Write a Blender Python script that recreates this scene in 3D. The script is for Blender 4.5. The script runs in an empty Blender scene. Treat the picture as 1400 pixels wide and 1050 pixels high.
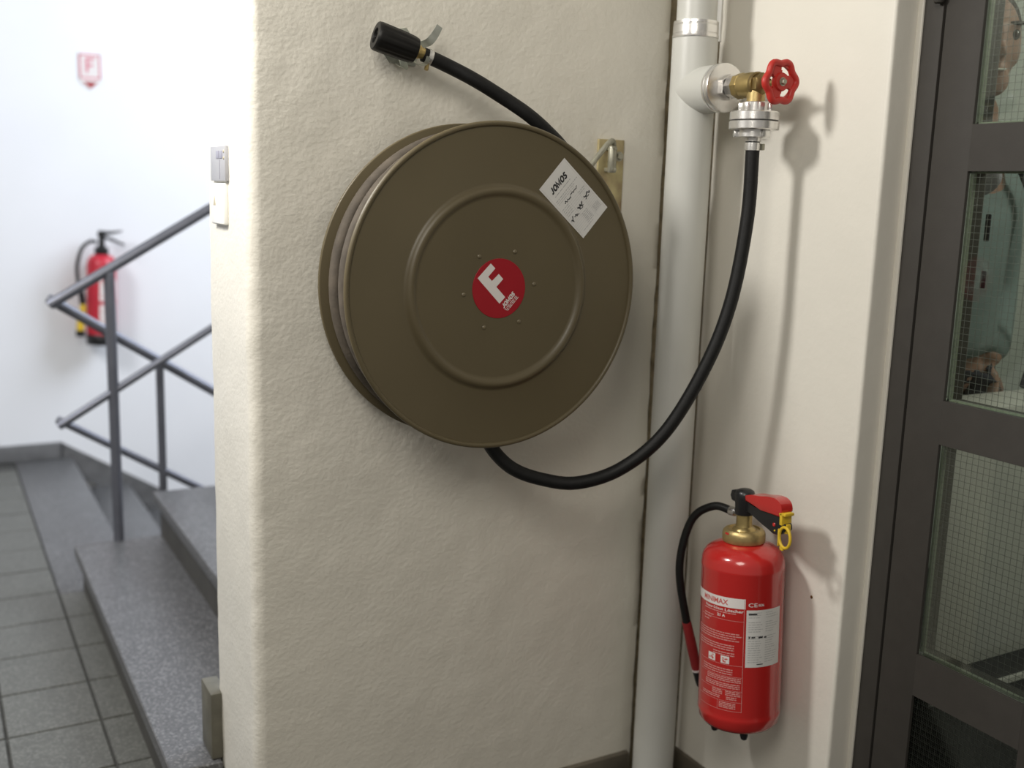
import bpy, bmesh, math, random
from mathutils import Vector, Matrix, noise
random.seed(7)
PI = math.pi
SC = bpy.context.scene
COL = SC.collection

# ---------------------------------------------------------------- camera
cam_d = bpy.data.cameras.new('camera'); cam = bpy.data.objects.new('camera', cam_d); COL.objects.link(cam)
cam_d.sensor_width = 36.0; cam_d.lens = 36.97; cam_d.clip_start = .05
RX = Vector((0.8738281, -0.4852919, 0.0302675)); DN = Vector((-0.0610724, -0.1712979, -0.9833246)); FW = Vector((0.4823842, 0.8574082, -0.1793228))
cam.matrix_world = Matrix(((RX.x, -DN.x, -FW.x, 0), (RX.y, -DN.y, -FW.y, 0), (RX.z, -DN.z, -FW.z, 1.487), (0, 0, 0, 1)))
cam_d.dof.use_dof = True; cam_d.dof.focus_distance = 2.06; cam_d.dof.aperture_fstop = 1.9
SC.camera = cam
# ---------------------------------------------------------------- view, world, lights
SC.view_settings.view_transform = 'Standard'; SC.view_settings.look = 'None'
SC.view_settings.gamma = 1.0; SC.view_settings.use_curve_mapping = False; SC.view_settings.exposure = 0.0
W = bpy.data.worlds.new('world'); SC.world = W; W.use_nodes = True
W.node_tree.nodes['Background'].inputs[0].default_value = (1.0, .95, .86, 1); W.node_tree.nodes['Background'].inputs[1].default_value = .30


def lamp(name, loc, target, power, size, color, shape='DISK', size_y=None):
    d = bpy.data.lights.new(name, 'AREA'); d.energy = power; d.shape = shape; d.size = size; d.color = color
    if size_y: d.size_y = size_y
    o = bpy.data.objects.new(name, d); COL.objects.link(o); o.location = loc
    o.rotation_euler = (Vector(target) - Vector(loc)).to_track_quat('-Z', 'Y').to_euler()
    return o


lamp('passage_lamp', (-.20, 1.93, 2.35), (1.5, 1.75, .9), 25, .30, (1, .97, .92))
lamp('corridor_fill', (-.55, .05, 2.7), (1.0, 2.0, 1.3), 28, 1.1, (1, .95, .86))  # unseen soft fill, added to brighten the reel wall
lamp('stair_window_light', (3.4, 4.1, 3.2), (.3, 5.6, .8), 160, 1.8, (.78, .86, 1.0), 'RECTANGLE', 1.8)
lamp('landing_fill', (-1.3, 3.3, 3.0), (.6, 4.6, .9), 66, .9, (.93, .95, 1.0))  # added fill without a fixture, evens the far wall and lifts the pillar end
lamp('room_fill', (2.7, .55, 2.6), (2.2, 1.6, .9), 12.5, .5, (1, .97, .9))  # unseen fill added to light the counter and person

# ---------------------------------------------------------------- materials
def mat(name, col, rough=.5, metal=0, var=0, vscale=8, bump=0, bscale=60, bdet=4, spec=.5, coat=0, col2=None, dist=.003, stretch=None):
    m = bpy.data.materials.new(name); m.use_nodes = True
    nt = m.node_tree; b = nt.nodes['Principled BSDF']
    b.inputs['Base Color'].default_value = (*col, 1); b.inputs['Roughness'].default_value = rough
    b.inputs['Metallic'].default_value = metal; b.inputs['Specular IOR Level'].default_value = spec
    b.inputs['Coat Weight'].default_value = coat; b.inputs['Coat Roughness'].default_value = .08
    tc = nt.nodes.new('ShaderNodeTexCoord'); src = tc.outputs['Object']
    if stretch:
        mp = nt.nodes.new('ShaderNodeMapping'); mp.inputs['Scale'].default_value = stretch
        nt.links.new(src, mp.inputs[0]); src = mp.outputs[0]
    n = nt.nodes.new('ShaderNodeTexNoise'); n.inputs['Scale'].default_value = vscale; n.inputs['Detail'].default_value = 5
    nt.links.new(src, n.inputs['Vector'])
    r = nt.nodes.new('ShaderNodeValToRGB'); v = var if var else .04
    c2 = col2 or tuple(c * (1 - v) for c in col); c1 = tuple(min(1, c * (1 + v)) for c in col)
    r.color_ramp.elements[0].color = (*c2, 1); r.color_ramp.elements[1].color = (*c1, 1)
    r.color_ramp.elements[0].position = .3; r.color_ramp.elements[1].position = .7
    nt.links.new(n.outputs[0], r.inputs[0]); nt.links.new(r.outputs[0], b.inputs['Base Color'])
    if bump:
        n2 = nt.nodes.new('ShaderNodeTexNoise'); n2.inputs['Scale'].default_value = bscale; n2.inputs['Detail'].default_value = bdet
        nt.links.new(src, n2.inputs['Vector'])
        bp = nt.nodes.new('ShaderNodeBump'); bp.inputs['Strength'].default_value = bump; bp.inputs['Distance'].default_value = dist
        nt.links.new(n2.outputs[0], bp.inputs['Height']); nt.links.new(bp.outputs[0], b.inputs['Normal'])
    return m


def stone(name, a, b_, c, scale=260, rough=.45, big=6):
    m = mat(name, a, rough, 0, .12, big)
    nt = m.node_tree; bs = nt.nodes['Principled BSDF']; ramp = [n for n in nt.nodes if n.type == 'VALTORGB'][0]
    tc = [n for n in nt.nodes if n.type == 'TEX_COORD'][0]
    vo = nt.nodes.new('ShaderNodeTexVoronoi'); vo.inputs['Scale'].default_value = scale
    nt.links.new(tc.outputs['Object'], vo.inputs['Vector'])
    r2 = nt.nodes.new('ShaderNodeValToRGB'); r2.color_ramp.interpolation = 'CONSTANT'
    r2.color_ramp.elements[0].color = (*b_, 1); r2.color_ramp.elements[1].color = (*c, 1); r2.color_ramp.elements[1].position = .8
    e = r2.color_ramp.elements.new(.3); e.color = (*a, 1)
    sp = nt.nodes.new('ShaderNodeSeparateColor'); nt.links.new(vo.outputs['Color'], sp.inputs[0]); nt.links.new(sp.outputs[0], r2.inputs[0])
    mx = nt.nodes.new('ShaderNodeMix'); mx.data_type = 'RGBA'; mx.inputs[0].default_value = .5
    nt.links.new(ramp.outputs[0], mx.inputs[6]); nt.links.new(r2.outputs[0], mx.inputs[7]); nt.links.new(mx.outputs[2], bs.inputs['Base Color'])
    return m


def glass_mat():
    m = bpy.data.materials.new('clear_glass'); m.use_nodes = True; nt = m.node_tree; nt.nodes.clear()
    o = nt.nodes.new('ShaderNodeOutputMaterial'); t = nt.nodes.new('ShaderNodeBsdfTransparent'); g = nt.nodes.new('ShaderNodeBsdfGlossy')
    f = nt.nodes.new('ShaderNodeFresnel'); x = nt.nodes.new('ShaderNodeMixShader')
    t.inputs[0].default_value = (.86, .90, .86, 1); g.inputs['Roughness'].default_value = .02; f.inputs[0].default_value = 1.45
    nt.links.new(f.outputs[0], x.inputs[0]); nt.links.new(t.outputs[0], x.inputs[1]); nt.links.new(g.outputs[0], x.inputs[2]); nt.links.new(x.outputs[0], o.inputs[0])
    return m


M = dict(
    plaster=mat('cream_plaster', (.715, .685, .605), .42, 0, .035, 2.2, .5, 95, 4, .45, dist=.0020, stretch=(1, 1, 1.15)),
    plaster_door=mat('cream_plaster_fine', (.765, .735, .66), .45, 0, .03, 2.5, .35, 60, 5, .4, dist=.002),
    crack_and_shade=mat('dirty_mortar_and_shade', (.20, .165, .105), .95, 0, .4, 40, .6, 90),
    white_wall=mat('white_paint', (.80, .81, .83), .7, 0, .02, 2),
    terrazzo=stone('grey_terrazzo', (.100, .100, .101), (.050, .050, .052), (.24, .24, .24), 190, .42),
    tile=stone('grey_stone_tile', (.100, .100, .088), (.065, .066, .058), (.175, .176, .155), 170, .5, 9),
    joint=mat('dark_grout', (.055, .055, .05), .95, 0, .2, 60),
    riser=mat('shade_darkened_olive_stone', (.055, .052, .045), .6, 0, .2, 12),  # riser colour darkened further to carry the shade below the treads
    skirt=mat('brown_grey_skirting', (.115, .10, .075), .6, 0, .25, 14, .2, 60),
    skirt_grey=mat('grey_stone_skirting', (.13, .13, .13), .5, 0, .2, 20),
    skirt_olive=mat('olive_grey_stone', (.115, .108, .082), .55, 0, .2, 20),
    steel_rail=mat('blue_grey_steel', (.15, .155, .18), .4, .55, .08, 12),
    olive=mat('olive_enamel', (.108, .086, .046), .42, 0, .05, 5, .03, 120, 2, .5),
    olive_edge=mat('olive_enamel_rim', (.15, .122, .07), .35, 0, .05, 8, spec=.6),
    hose_black=mat('black_rubber', (.008, .008, .008), .5, 0, .2, 60, .15, 240, 2, .28),
    hose_grey=mat('dusty_brown_rubber', (.078, .063, .047), .8, 0, .3, 30, .2, 180),
    nozzle=mat('black_plastic', (.007, .0065, .006), .42, 0, .1, 40, spec=.3),
    galv=mat('galvanised_sheet', (.50, .52, .46), .35, .8, .12, 40),
    zinc=mat('yellow_passivated_zinc', (.42, .37, .20), .45, .55, .3, 22, col2=(.30, .22, .13)),
    zinc_grey=mat('grey_zinc', (.36, .35, .28), .4, .6, .15, 60),
    pipe=mat('grey_white_pipe_jacket', (.52, .52, .485), .38, 0, .04, 6, .04, 90),
    alu=mat('brushed_aluminium', (.74, .73, .71), .27, .85, .06, 40, .04, 200),
    chrome=mat('dull_chrome', (.62, .60, .58), .22, .95, .08, 30),
    brass=mat('aged_brass', (.46, .35, .15), .33, .85, .18, 25),
    brass_dark=mat('dark_brass', (.26, .19, .08), .4, .85, .2, 25),
    brass_light=mat('cast_brass', (.50, .38, .17), .42, .8, .12, 80, .1, 300),
    red_wheel=mat('red_coated_plastic', (.50, .028, .020), .45, 0, .06, 30),
    red=mat('red_gloss_enamel', (.50, .020, .018), .22, 0, .04, 6, coat=.6),
    red_far=mat('red_enamel', (.50, .02, .04), .35, 0, .04, 6),
    red_sleeve=mat('dark_red_rubber', (.26, .018, .020), .55, 0, .1, 60, .2, 300),
    red_badge=mat('crimson_vinyl', (.33, .003, .012), .4, 0, .02, 20),
    red_print=mat('red_print', (.55, .10, .09), .5),
    pink_print=mat('pale_red_print', (.62, .16, .22), .5),
    white_print=mat('white_print', (.74, .70, .68), .5, 0, .02),
    pale_print=mat('pale_pink_print', (.62, .30, .28), .45, 0, .03),
    paper=mat('grey_white_paper', (.66, .65, .63), .55, 0, .03, 30),
    black_print=mat('black_print', (.02, .02, .022), .6),
    grey_print=mat('grey_print', (.40, .40, .40), .6),
    white_plastic=mat('white_plastic', (.80, .79, .75), .35),
    grey_plastic=mat('grey_metal_plate', (.40, .40, .42), .4, .2),
    slot=mat('violet_grey_plastic', (.27, .27, .33), .4),
    brown_mark=mat('brown_lamp_lens', (.45, .40, .28), .4),
    black=mat('black_moulded_plastic', (.013, .013, .014), .33, 0, .1, 40),
    yellow=mat('yellow_plastic', (.70, .47, .03), .4, 0, .06, 40),
    door_paint=mat('anthracite_door_paint', (.047, .043, .038), .62, 0, .05, 30, .06, 300, 2, .25),
    gap=mat('black_gap_shade', (.008, .008, .008), .7),
    bead=mat('pale_green_glazing_bead', (.25, .28, .21), .5, 0, .1, 60),
    wire=mat('steel_wire', (.13, .135, .12), .5, .2),
    glass=glass_mat(),
    counter=mat('warm_grey_panel', (.56, .55, .50), .5, 0, .03, 4),
    plinth=mat('dark_plinth', (.025, .024, .023), .6),
    room_wall=mat('grey_green_wall', (.46, .49, .45), .7),
    room_floor=mat('dark_linoleum', (.05, .05, .048), .6),
    skin=mat('skin', (.30, .18, .13), .5, 0, .06, 20),
    hair=mat('dark_hair', (.02, .016, .013), .6, 0, .3, 80, .5, 200),
    jacket=mat('teal_grey_cloth', (.19, .245, .235), .85, 0, .22, 7, .3, 120),
    trousers=mat('dark_navy_cloth', (.02, .022, .032), .85, 0, .2, 20),
    shirt=mat('white_cotton', (.36, .35, .38), .8),
    teeth=mat('tooth_white', (.7, .68, .6), .4),
    eye=mat('dark_eye', (.03, .025, .02), .2),
)

# ---------------------------------------------------------------- helpers
ORG = {}


def finish(bm, smooth=35):
    me = bpy.data.meshes.new('m')
    bmesh.ops.recalc_face_normals(bm, faces=bm.faces)
    bm.to_mesh(me); bm.free()
    if smooth:
        for p in me.polygons: p.use_smooth = True
        me.set_sharp_from_angle(angle=math.radians(smooth))
    return me


def put(name, bm, m, parent=None, smooth=35, kind=None, label=None):
    """world-space bmesh -> ONE object; children are stored relative to their thing's base"""
    me = finish(bm, smooth) if isinstance(bm, bmesh.types.BMesh) else bm
    me.name = name; me.materials.clear(); me.materials.append(M[m])
    o = bpy.data.objects.new(name, me); COL.objects.link(o)
    if parent is not None:
        o.parent = parent; ORG[o.name] = ORG.get(parent.name, Vector())
        me.transform(Matrix.Translation(-ORG[o.name]))
    if kind: o['kind'] = kind
    if label: o['label'] = label
    return o


def thing(name, label, cat, loc=(0, 0, 0), group=None):
    o = bpy.data.objects.new(name, None); COL.objects.link(o); o.location = loc; o.empty_display_size = .05
    ORG[o.name] = Vector(loc); o['label'] = label; o['category'] = cat
    if group: o['group'] = group
    return o


def tag(o, label, cat, group=None):
    o['label'] = label; o['category'] = cat
    if group: o['group'] = group
    return o


def frame(z, x=None):
    z = Vector(z).normalized(); x = Vector(x) if x else (Vector((0, 0, 1)) if abs(z.z) < .9 else Vector((1, 0, 0)))
    x = (x - z * x.dot(z)).normalized(); y = z.cross(x)
    return Matrix((x, y, z)).transposed().to_4x4()


def at(loc, z=(0, 0, 1), x=None):
    return Matrix.Translation(Vector(loc)) @ frame(z, x)


def box(bm, a, b, bev=0, mtx=None, seg=2):
    a, b = Vector(a), Vector(b)
    g = bmesh.ops.create_cube(bm, size=1)
    vs = g['verts']
    bmesh.ops.scale(bm, vec=(b - a), verts=vs); bmesh.ops.translate(bm, vec=(a + b) / 2, verts=vs)
    if bev:
        es = list({e for v in vs for e in v.link_edges})
        r = bmesh.ops.bevel(bm, geom=es, offset=bev, segments=seg, affect='EDGES', profile=.5, clamp_overlap=True)
        vs = list({v for f in r['faces'] for v in f.verts} | {v for v in vs if v.is_valid})
    if mtx: bmesh.ops.transform(bm, matrix=mtx, verts=vs)
    return bm


def lathe(bm, prof, n=48, mtx=None, close=False, wob=None):
    rings = []
    for r, z in prof:
        if r < 1e-6:
            rings.append([bm.verts.new((0, 0, z))])
        else:
            rings.append([bm.verts.new((r * (wob(k / n * 2 * PI, z) if wob else 1) * math.cos(2 * PI * k / n), r * (wob(k / n * 2 * PI, z) if wob else 1) * math.sin(2 * PI * k / n), z)) for k in range(n)])
    pairs = list(zip(rings, rings[1:])) + ([(rings[-1], rings[0])] if close else [])
    for A, B in pairs:
        for k in range(n):
            k2 = (k + 1) % n
            if len(A) == 1 and len(B) == 1: continue
            if len(A) == 1: bm.faces.new((A[0], B[k], B[k2]))
            elif len(B) == 1: bm.faces.new((A[k], B[0], A[k2]))
            else: bm.faces.new((A[k], B[k], B[k2], A[k2]))
    if mtx:
        bmesh.ops.transform(bm, matrix=mtx, verts=[v for R in rings for v in R])
    return bm


def spline(pts, n=8):
    P = [Vector(p) for p in pts]; out = []
    Q = [P[0] * 2 - P[1]] + P + [P[-1] * 2 - P[-2]]
    for i in range(1, len(Q) - 2):
        a, b, c, d = Q[i - 1:i + 3]
        for k in range(n):
            t = k / n
            out.append(.5 * ((2 * b) + (c - a) * t + (2 * a - 5 * b + 4 * c - d) * t * t + (3 * b - a - 3 * c + d) * t ** 3))
    out.append(P[-1]); return out


def tube(bm, pts, r, n=16, closed=False, cap=True, sx=1.0, mtx=None):
    P = [Vector(p) for p in pts]; N = len(P); rings = []; u = None
    for i, p in enumerate(P):
        if closed: t = P[(i + 1) % N] - P[i - 1]
        else: t = (P[min(i + 1, N - 1)] - P[max(i - 1, 0)])
        t.normalize()
        if u is None: u = Vector((0, 0, 1)) if abs(t.z) < .8 else Vector((0, 1, 0))
        u = (u - t * u.dot(t)).normalized(); w = t.cross(u)
        rr = r(i / max(1, N - 1)) if callable(r) else r
        rings.append([bm.verts.new(p + (u * math.cos(2 * PI * k / n) * sx + w * math.sin(2 * PI * k / n)) * rr) for k in range(n)])
    for A, B in list(zip(rings, rings[1:])) + ([(rings[-1], rings[0])] if closed else []):
        for k in range(n): bm.faces.new((A[k], A[(k + 1) % n], B[(k + 1) % n], B[k]))
    if cap and not closed:
        bm.faces.new(rings[0][::-1]); bm.faces.new(rings[-1])
    if mtx: bmesh.ops.transform(bm, matrix=mtx, verts=[v for R in rings for v in R])
    return bm


def prism(bm, poly, t0, t1, mtx, bev=0, seg=2):
    """polygon in local xy, extruded local z t0..t1"""
    a = [bm.verts.new((x, y, t0)) for x, y in poly]; b = [bm.verts.new((x, y, t1)) for x, y in poly]; n = len(poly)
    fs = [bm.faces.new(a[::-1]), bm.faces.new(b)]
    for k in range(n): fs.append(bm.faces.new((a[k], a[(k + 1) % n], b[(k + 1) % n], b[k])))
    vs = a + b
    if bev:
        es = list(fs[0].edges) + list(fs[1].edges)
        r = bmesh.ops.bevel(bm, geom=es, offset=bev, segments=seg, affect='EDGES', profile=.5, clamp_overlap=True)
        vs = list({v for v in vs if v.is_valid} | {v for f in r['faces'] for v in f.verts})
    bmesh.ops.transform(bm, matrix=mtx, verts=vs)
    return bm


def text_bm(s, h, width=None, bold=0.0, shear=0.0, mtx=None, bm=None, fn=None, depth=0.0):
    """lettering as thin real mesh, lower-left at origin, cap height h, optional total width"""
    c = bpy.data.curves.new('t', 'FONT'); c.body = s; c.size = 1; c.offset = bold; c.shear = shear; c.resolution_u = 3; c.fill_mode = 'FRONT'
    c.extrude = depth
    o = bpy.data.objects.new('t', c); COL.objects.link(o); bpy.context.view_layer.update()
    me = bpy.data.meshes.new_from_object(o.evaluated_get(bpy.context.evaluated_depsgraph_get()))
    bpy.data.objects.remove(o); bpy.data.curves.remove(c)
    if bm is None: bm = bmesh.new()
    nb = bmesh.new(); nb.from_mesh(me); bpy.data.meshes.remove(me)
    xs = [v.co.x for v in nb.verts]; ys = [v.co.y for v in nb.verts]
    x0, x1, y0, y1 = min(xs), max(xs), min(ys), max(ys)
    k = h / (y1 - y0); kx = width / (x1 - x0) if width else k
    m = {}
    for v in nb.verts:
        p = Vector(((v.co.x - x0) * kx, (v.co.y - y0) * k, v.co.z))
        if fn: p = fn(p)
        if mtx: p = mtx @ p
        m[v] = bm.verts.new(p)
    for f in nb.faces:
        try: bm.faces.new([m[v] for v in f.verts])
        except ValueError: pass
    nb.free(); return bm


def quad(bm, x0, y0, x1, y1, z=0, mtx=None, fn=None, nx=1):
    for i in range(nx):
        a = x0 + (x1 - x0) * i / nx; b = x0 + (x1 - x0) * (i + 1) / nx
        ps = [Vector(p) for p in ((a, y0, z), (b, y0, z), (b, y1, z), (a, y1, z))]
        if fn: ps = [fn(p) for p in ps]
        if mtx: ps = [mtx @ p for p in ps]
        bm.faces.new([bm.verts.new(p) for p in ps])
    return bm


NB = bmesh.new
GLYPH = {'J': (.68, [(.46, 1), (.46, .30), (.40, .13), (.26, .09), (.08, .17)]), 'O': (.86, [(.42 + .31 * math.cos(k * PI / 12), .5 + .41 * math.sin(k * PI / 12)) for k in range(25)]),
         'M': (1.04, [(.11, 0), (.11, .98), (.48, .22), (.85, .98), (.85, 0)]), 'S': (.66, [(.56, .80), (.44, .91), (.22, .90), (.13, .72), (.24, .57), (.46, .45), (.56, .27), (.45, .10), (.22, .09), (.06, .21)])}


def heavy_word(word, h, width, mtx, t=.20, shear=.25):
    bm = bmesh.new(); total = sum(GLYPH[c][0] for c in word); kx = width / total; x = 0
    def q(p): return mtx @ Vector(((p[0] + 0) * kx + shear * p[1] * h, p[1] * h, 0))
    for c in word:
        w, pts = GLYPH[c]; pts = [(a + x, b) for a, b in pts]; x += w; L = []; n = len(pts)
        for i, p in enumerate(pts):
            d0 = Vector(p) - Vector(pts[i - 1]) if i else Vector(pts[1]) - Vector(p); d1 = Vector(pts[i + 1]) - Vector(p) if i < n - 1 else d0
            if c == 'O' and i in (0, n - 1): d0 = d1 = Vector((0, 1))
            d0.normalize(); d1.normalize(); m = Vector((-(d0 + d1).y, (d0 + d1).x)); m.normalize()
            k = t / 2 / max(.55, m.dot(Vector((-d0.y, d0.x)))); L.append((Vector(p) + m * k, Vector(p) - m * k))
        for A, B in zip(L, L[1:]):
            bm.faces.new([bm.verts.new(q(v)) for v in (A[0], A[1], B[1], B[0])])
    return bm


def wobble_wall(profile, z0, z1, nz, amp, closed_top=True, seed=0):
    """vertical wall extruded from an xy profile with hand-trowelled unevenness"""
    bm = NB(); rows = []
    for j in range(nz + 1):
        z = z0 + (z1 - z0) * j / nz; row = []
        for (x, y, nx, ny, w) in profile:
            d = amp * w * (noise.noise(Vector((x * 9 + seed, y * 9, z * 7))) + .6 * noise.noise(Vector((x * 30, y * 30 + seed, z * 26))))
            row.append(bm.verts.new((x + nx * d, y + ny * d, z)))
        rows.append(row)
    n = len(profile)
    for A, B in zip(rows, rows[1:]):
        for k in range(n): bm.faces.new((A[k], A[(k + 1) % n], B[(k + 1) % n], B[k]))
    bm.faces.new(rows[0][::-1]); bm.faces.new(rows[-1])
    return bm


def seg(a, b, n, nx, ny, w=1):
    return [(a[0] + (b[0] - a[0]) * k / n, a[1] + (b[1] - a[1]) * k / n, nx, ny, w) for k in range(n)]


def arc(cx, cy, r, a0, a1, n, w=1):
    out = []
    for k in range(n + 1):
        a = math.radians(a0 + (a1 - a0) * k / n); out.append((cx + r * math.cos(a), cy + r * math.sin(a), math.cos(a), math.sin(a), w))
    return out


# ================================================================ STRUCTURE
YW, XD = 1.997, 1.617
# wall with the reel: end face at x=.541, rounded front corner, ragged plaster edge by the pipe
prof = seg((.541, 2.300), (.541, 2.026), 16, -1, 0) + arc(.567, 2.023, .026, 180, 270, 10, 1.5) + \
    seg((.595, YW), (1.500, YW), 60, 0, -1) + [(1.505, YW + .004, 0, -1, 3), (1.508, YW + .014, 1, 0, 3.5), (1.509, YW + .03, 1, 0, 3)] + \
    [(1.515, 2.032, 0, -1, .5), (3.6, 2.032, 0, 0, 0), (3.6, 2.300, 0, 0, 0)]
put('wall_back', wobble_wall(prof, 0, 2.9, 190, .0016), 'plaster', smooth=60, kind='structure')
bm = NB(); prism(bm, [(1.5125, 2.026), (1.6125, 2.026), (1.6125, 1.957), (1.6185, 1.957), (1.6185, 2.0325), (1.5125, 2.0325)], 0, 2.9, Matrix())  # corner mortar; its return on the right wall paints shade over a light leak
put('trim_1', bm, 'crack_and_shade', kind='structure')
# wall carrying the pipe, valve and extinguisher
prof = seg((XD, 2.036), (XD, 1.466), 34, -1, 0) + arc(XD + .008, 1.463, .008, 180, 270, 6, 1.2) + \
    seg((XD + .012, 1.455), (1.680, 1.455), 8, 0, -1) + [(1.760, 1.455, 0, 0, 0), (1.760, 2.036, 0, 0, 0)]
put('wall_right', wobble_wall(prof, 0, 2.9, 170, .0010, seed=5), 'plaster_door', smooth=60, kind='structure')
bm = NB(); box(bm, (1.676, 1.4435, 0), (1.700, 1.4565, 2.9), .002)
put('trim_2', bm, 'plaster_door', kind='structure')
bm = NB(); box(bm, (XD, -1.2, 0), (1.760, .3245, 2.9)); box(bm, (XD, .3245, 2.329), (1.760, 1.4560, 2.9)); put('wall_front', bm, 'plaster_door', kind='structure')
# far white wall of the stairwell and the wall that closes the room behind the door
bm = NB(); box(bm, (-3.2, 6.0, -2.4), (4.2, 6.2, 3.6)); put('wall_far', bm, 'white_wall', kind='structure')
bm = NB(); box(bm, (3.6, -.6, 0), (3.7, 2.032, 2.9)); box(bm, (1.78, 2.005, 0), (3.6, 2.0315, 2.9))
put('wall_room', bm, 'room_wall', kind='structure')
# skirtings
bm = NB(); box(bm, (.62, YW - .014, 0), (1.490, YW + .004, .099), .002); put('baseboard_back', bm, 'skirt', kind='structure')
bm = NB(); box(bm, (XD - .012, 1.47, 0), (XD + .004, 1.965, .099), .002); put('baseboard_right', bm, 'skirt', kind='structure')
bm = NB(); box(bm, (.515, 2.277, .172), (.552, 2.372, .334), .003); put('baseboard_left', bm, 'skirt_olive', kind='structure')
bm = NB(); box(bm, (-3.2, 5.975, 0), (.60, 6.003, .089), .003)
prism(bm, [(.59, .089), (.59, -.03), (.66, -.10), (3.2, -1.72), (3.2, -1.53)], 5.975, 6.003, Matrix(((1, 0, 0, 0), (0, 0, 1, 0), (0, 1, 0, 0), (0, 0, 0, 1))))
put('baseboard_far', bm, 'skirt_grey', kind='structure')
# floor: grout bed, tiles, nosing slab of the landing
bm = NB(); box(bm, (-3.2, -1.6, -.2), (.640, 6.0, -.008)); box(bm, (.640, -1.6, -.2), (1.78, 2.31, -.008))
floor = put('floor', bm, 'joint', kind='structure')
tx = [-.368, -.125, .118, .359, .640]; ty = [2.133 + .2635 * k for k in range(15)]
for i in range(4):
    for j in range(14):
        x0, x1, y0, y1 = tx[i], tx[i + 1], ty[j], ty[j + 1]
        if i == 3 and y0 > 3.95: continue
        if i == 3 and y1 > 3.94: y1 = 3.944
        g = .0042; dz = random.uniform(-.0008, .0008)
        bm = NB(); box(bm, (x0 + g, y0 + g, -.012), (x1 - g, y1 - g, dz), .0015, seg=1)
        put('tile', bm, 'tile', floor)
bm = NB(); box(bm, (.362, 3.948, -.03), (.645, 5.974, .0), .003); put('landing_slab', bm, 'terrazzo', floor)
bm = NB(); box(bm, (1.78, -.6, -.2), (3.6, 2.03, 0)); put('floor_room', bm, 'room_floor', kind='structure')

# ================================================================ STAIRS
st = thing('staircase', 'grey terrazzo stair with steps rising behind the cream wall and steps going down beside them', 'stairs', (.44, 3.0, 0))
for k in range(5):
    x = .420 + .282 * k; z = .17 * (k + 1)
    bm = NB()
    if k == 0: prism(bm, [(x, 2.266), (.5365, 2.266), (.5365, 2.304), (x + .330, 2.304), (x + .330, 3.972), (x, 3.972)], z - .042, z, Matrix(), .003, 1)
    else: box(bm, (x, 2.304, z - .042), (x + .330, 3.972, z), .004)
    put('tread', bm, 'terrazzo', st)
    bm = NB(); box(bm, (x + .024, 2.303, 0 if k == 0 else z - .172), (x + .30, 3.960, z - .042)); put('riser', bm, 'riser', st)
for k in range(5):
    x = .645 + .282 * k; z = -.17 * (k + 1)
    bm = NB(); box(bm, (x - .02, 3.985, z - .042), (x + .282, 5.974, z), .004); put('tread', bm, 'terrazzo', st)
    bm = NB(); box(bm, (x - .015, 3.985, z - .30), (x + .255, 5.974, z - .042)); put('riser', bm, 'riser', st)

rl = thing('stair_railing', 'blue-grey steel stair railing with slanting rails meeting at a point', 'railing', (.58, 3.97, .17))
bm = NB(); S = .61; yA, yB = 3.968, 4.10
tube(bm, spline([(2.0, yA, 1.064 + S * 1.606), (1.0, yA, 1.064 + S * .606), (.43, yA, 1.086), (.398, yA + .012, 1.063), (.392, (yA + yB) / 2, 1.054), (.40, yB - .012, 1.052), (.44, yB, 1.026), (1.0, yB, 1.05 - .655 * .593), (2.0, yB, 1.05 - .655 * 1.593)], 8), .0185, 16)
put('handrail', bm, 'steel_rail', rl)
bm = NB()
tube(bm, spline([(2.0, yA, .629 + .612 * 1.594), (1.0, yA, .629 + .612 * .594), (.44, yA, .650), (.41, yA + .012, .628), (.405, (yA + yB) / 2, .615), (.412, yB - .012, .606), (.45, yB, .582), (1.0, yB, .601 - .625 * .581), (2.0, yB, .601 - .625 * 1.581)], 8), .0145, 16)
put('lower_rail', bm, 'steel_rail', rl)
for (x, y, z0, z1, r) in ((.575, yA, .168, 1.168, .019), (.764, yB, -.17, .815, .0155), (1.43, yA, .66, 1.69, .019), (1.50, yB, -.68, .34, .0155)):
    bm = NB(); tube(bm, [(x, y, z0), (x, y, z1)], r, 16)
    put('post', bm, 'steel_rail', rl)

# ================================================================ DOOR
dr = bpy.data.objects.new('door_1', None); COL.objects.link(dr); dr.location = (1.70, 1.2, 0); ORG[dr.name] = Vector((1.70, 1.2, 0)); dr['kind'] = 'structure'
XF, XB = 1.680, 1.734
bm = NB(); box(bm, (XF, 1.4005, 0), (XB, 1.4465, 2.3), .0015); box(bm, (XF + .012, 1.396, 0), (XB, 1.401, 2.3)); put('door_frame', bm, 'door_paint', dr)
bm = NB(); box(bm, (XF + .008, 1.3945, 0), (XB, 1.4012, 2.3)); put('gap_shade', bm, 'gap', dr)  # black filler standing in for the shade between frame and leaf
stile = [(1.3945, 1.3115), (1.0760, 1.0030), (.7675, .6945), (.4590, .3760)]
cols = [(1.0760, 1.3115), (.7675, 1.0030), (.4590, .6945)]
rails = [(.10, .012), (.607, .520), (1.121, 1.036), (1.634, 1.550), (2.22, 2.064)]
for a, b in stile:
    bm = NB(); box(bm, (XF, b, .012), (XB, a, 2.28), .0012); put('stile', bm, 'door_paint', dr)
for z1, z0 in rails:
    for ya, yb in cols:
        bm = NB(); box(bm, (XF + .0002, ya - .0002, z0), (XB - .0002, yb + .0002, z1)); put('rail', bm, 'door_paint', dr)
bm = NB(); box(bm, (XF, .324, 0), (XB, .372, 2.3), .0015); put('door_frame', bm, 'door_paint', dr)
bm = NB(); box(bm, (XF, .324, 2.284), (XB, 1.4465, 2.33), .0015); put('door_frame', bm, 'door_paint', dr)
panes = [(.10, .520), (.607, 1.036), (1.121, 1.550), (1.634, 2.064)]
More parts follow.
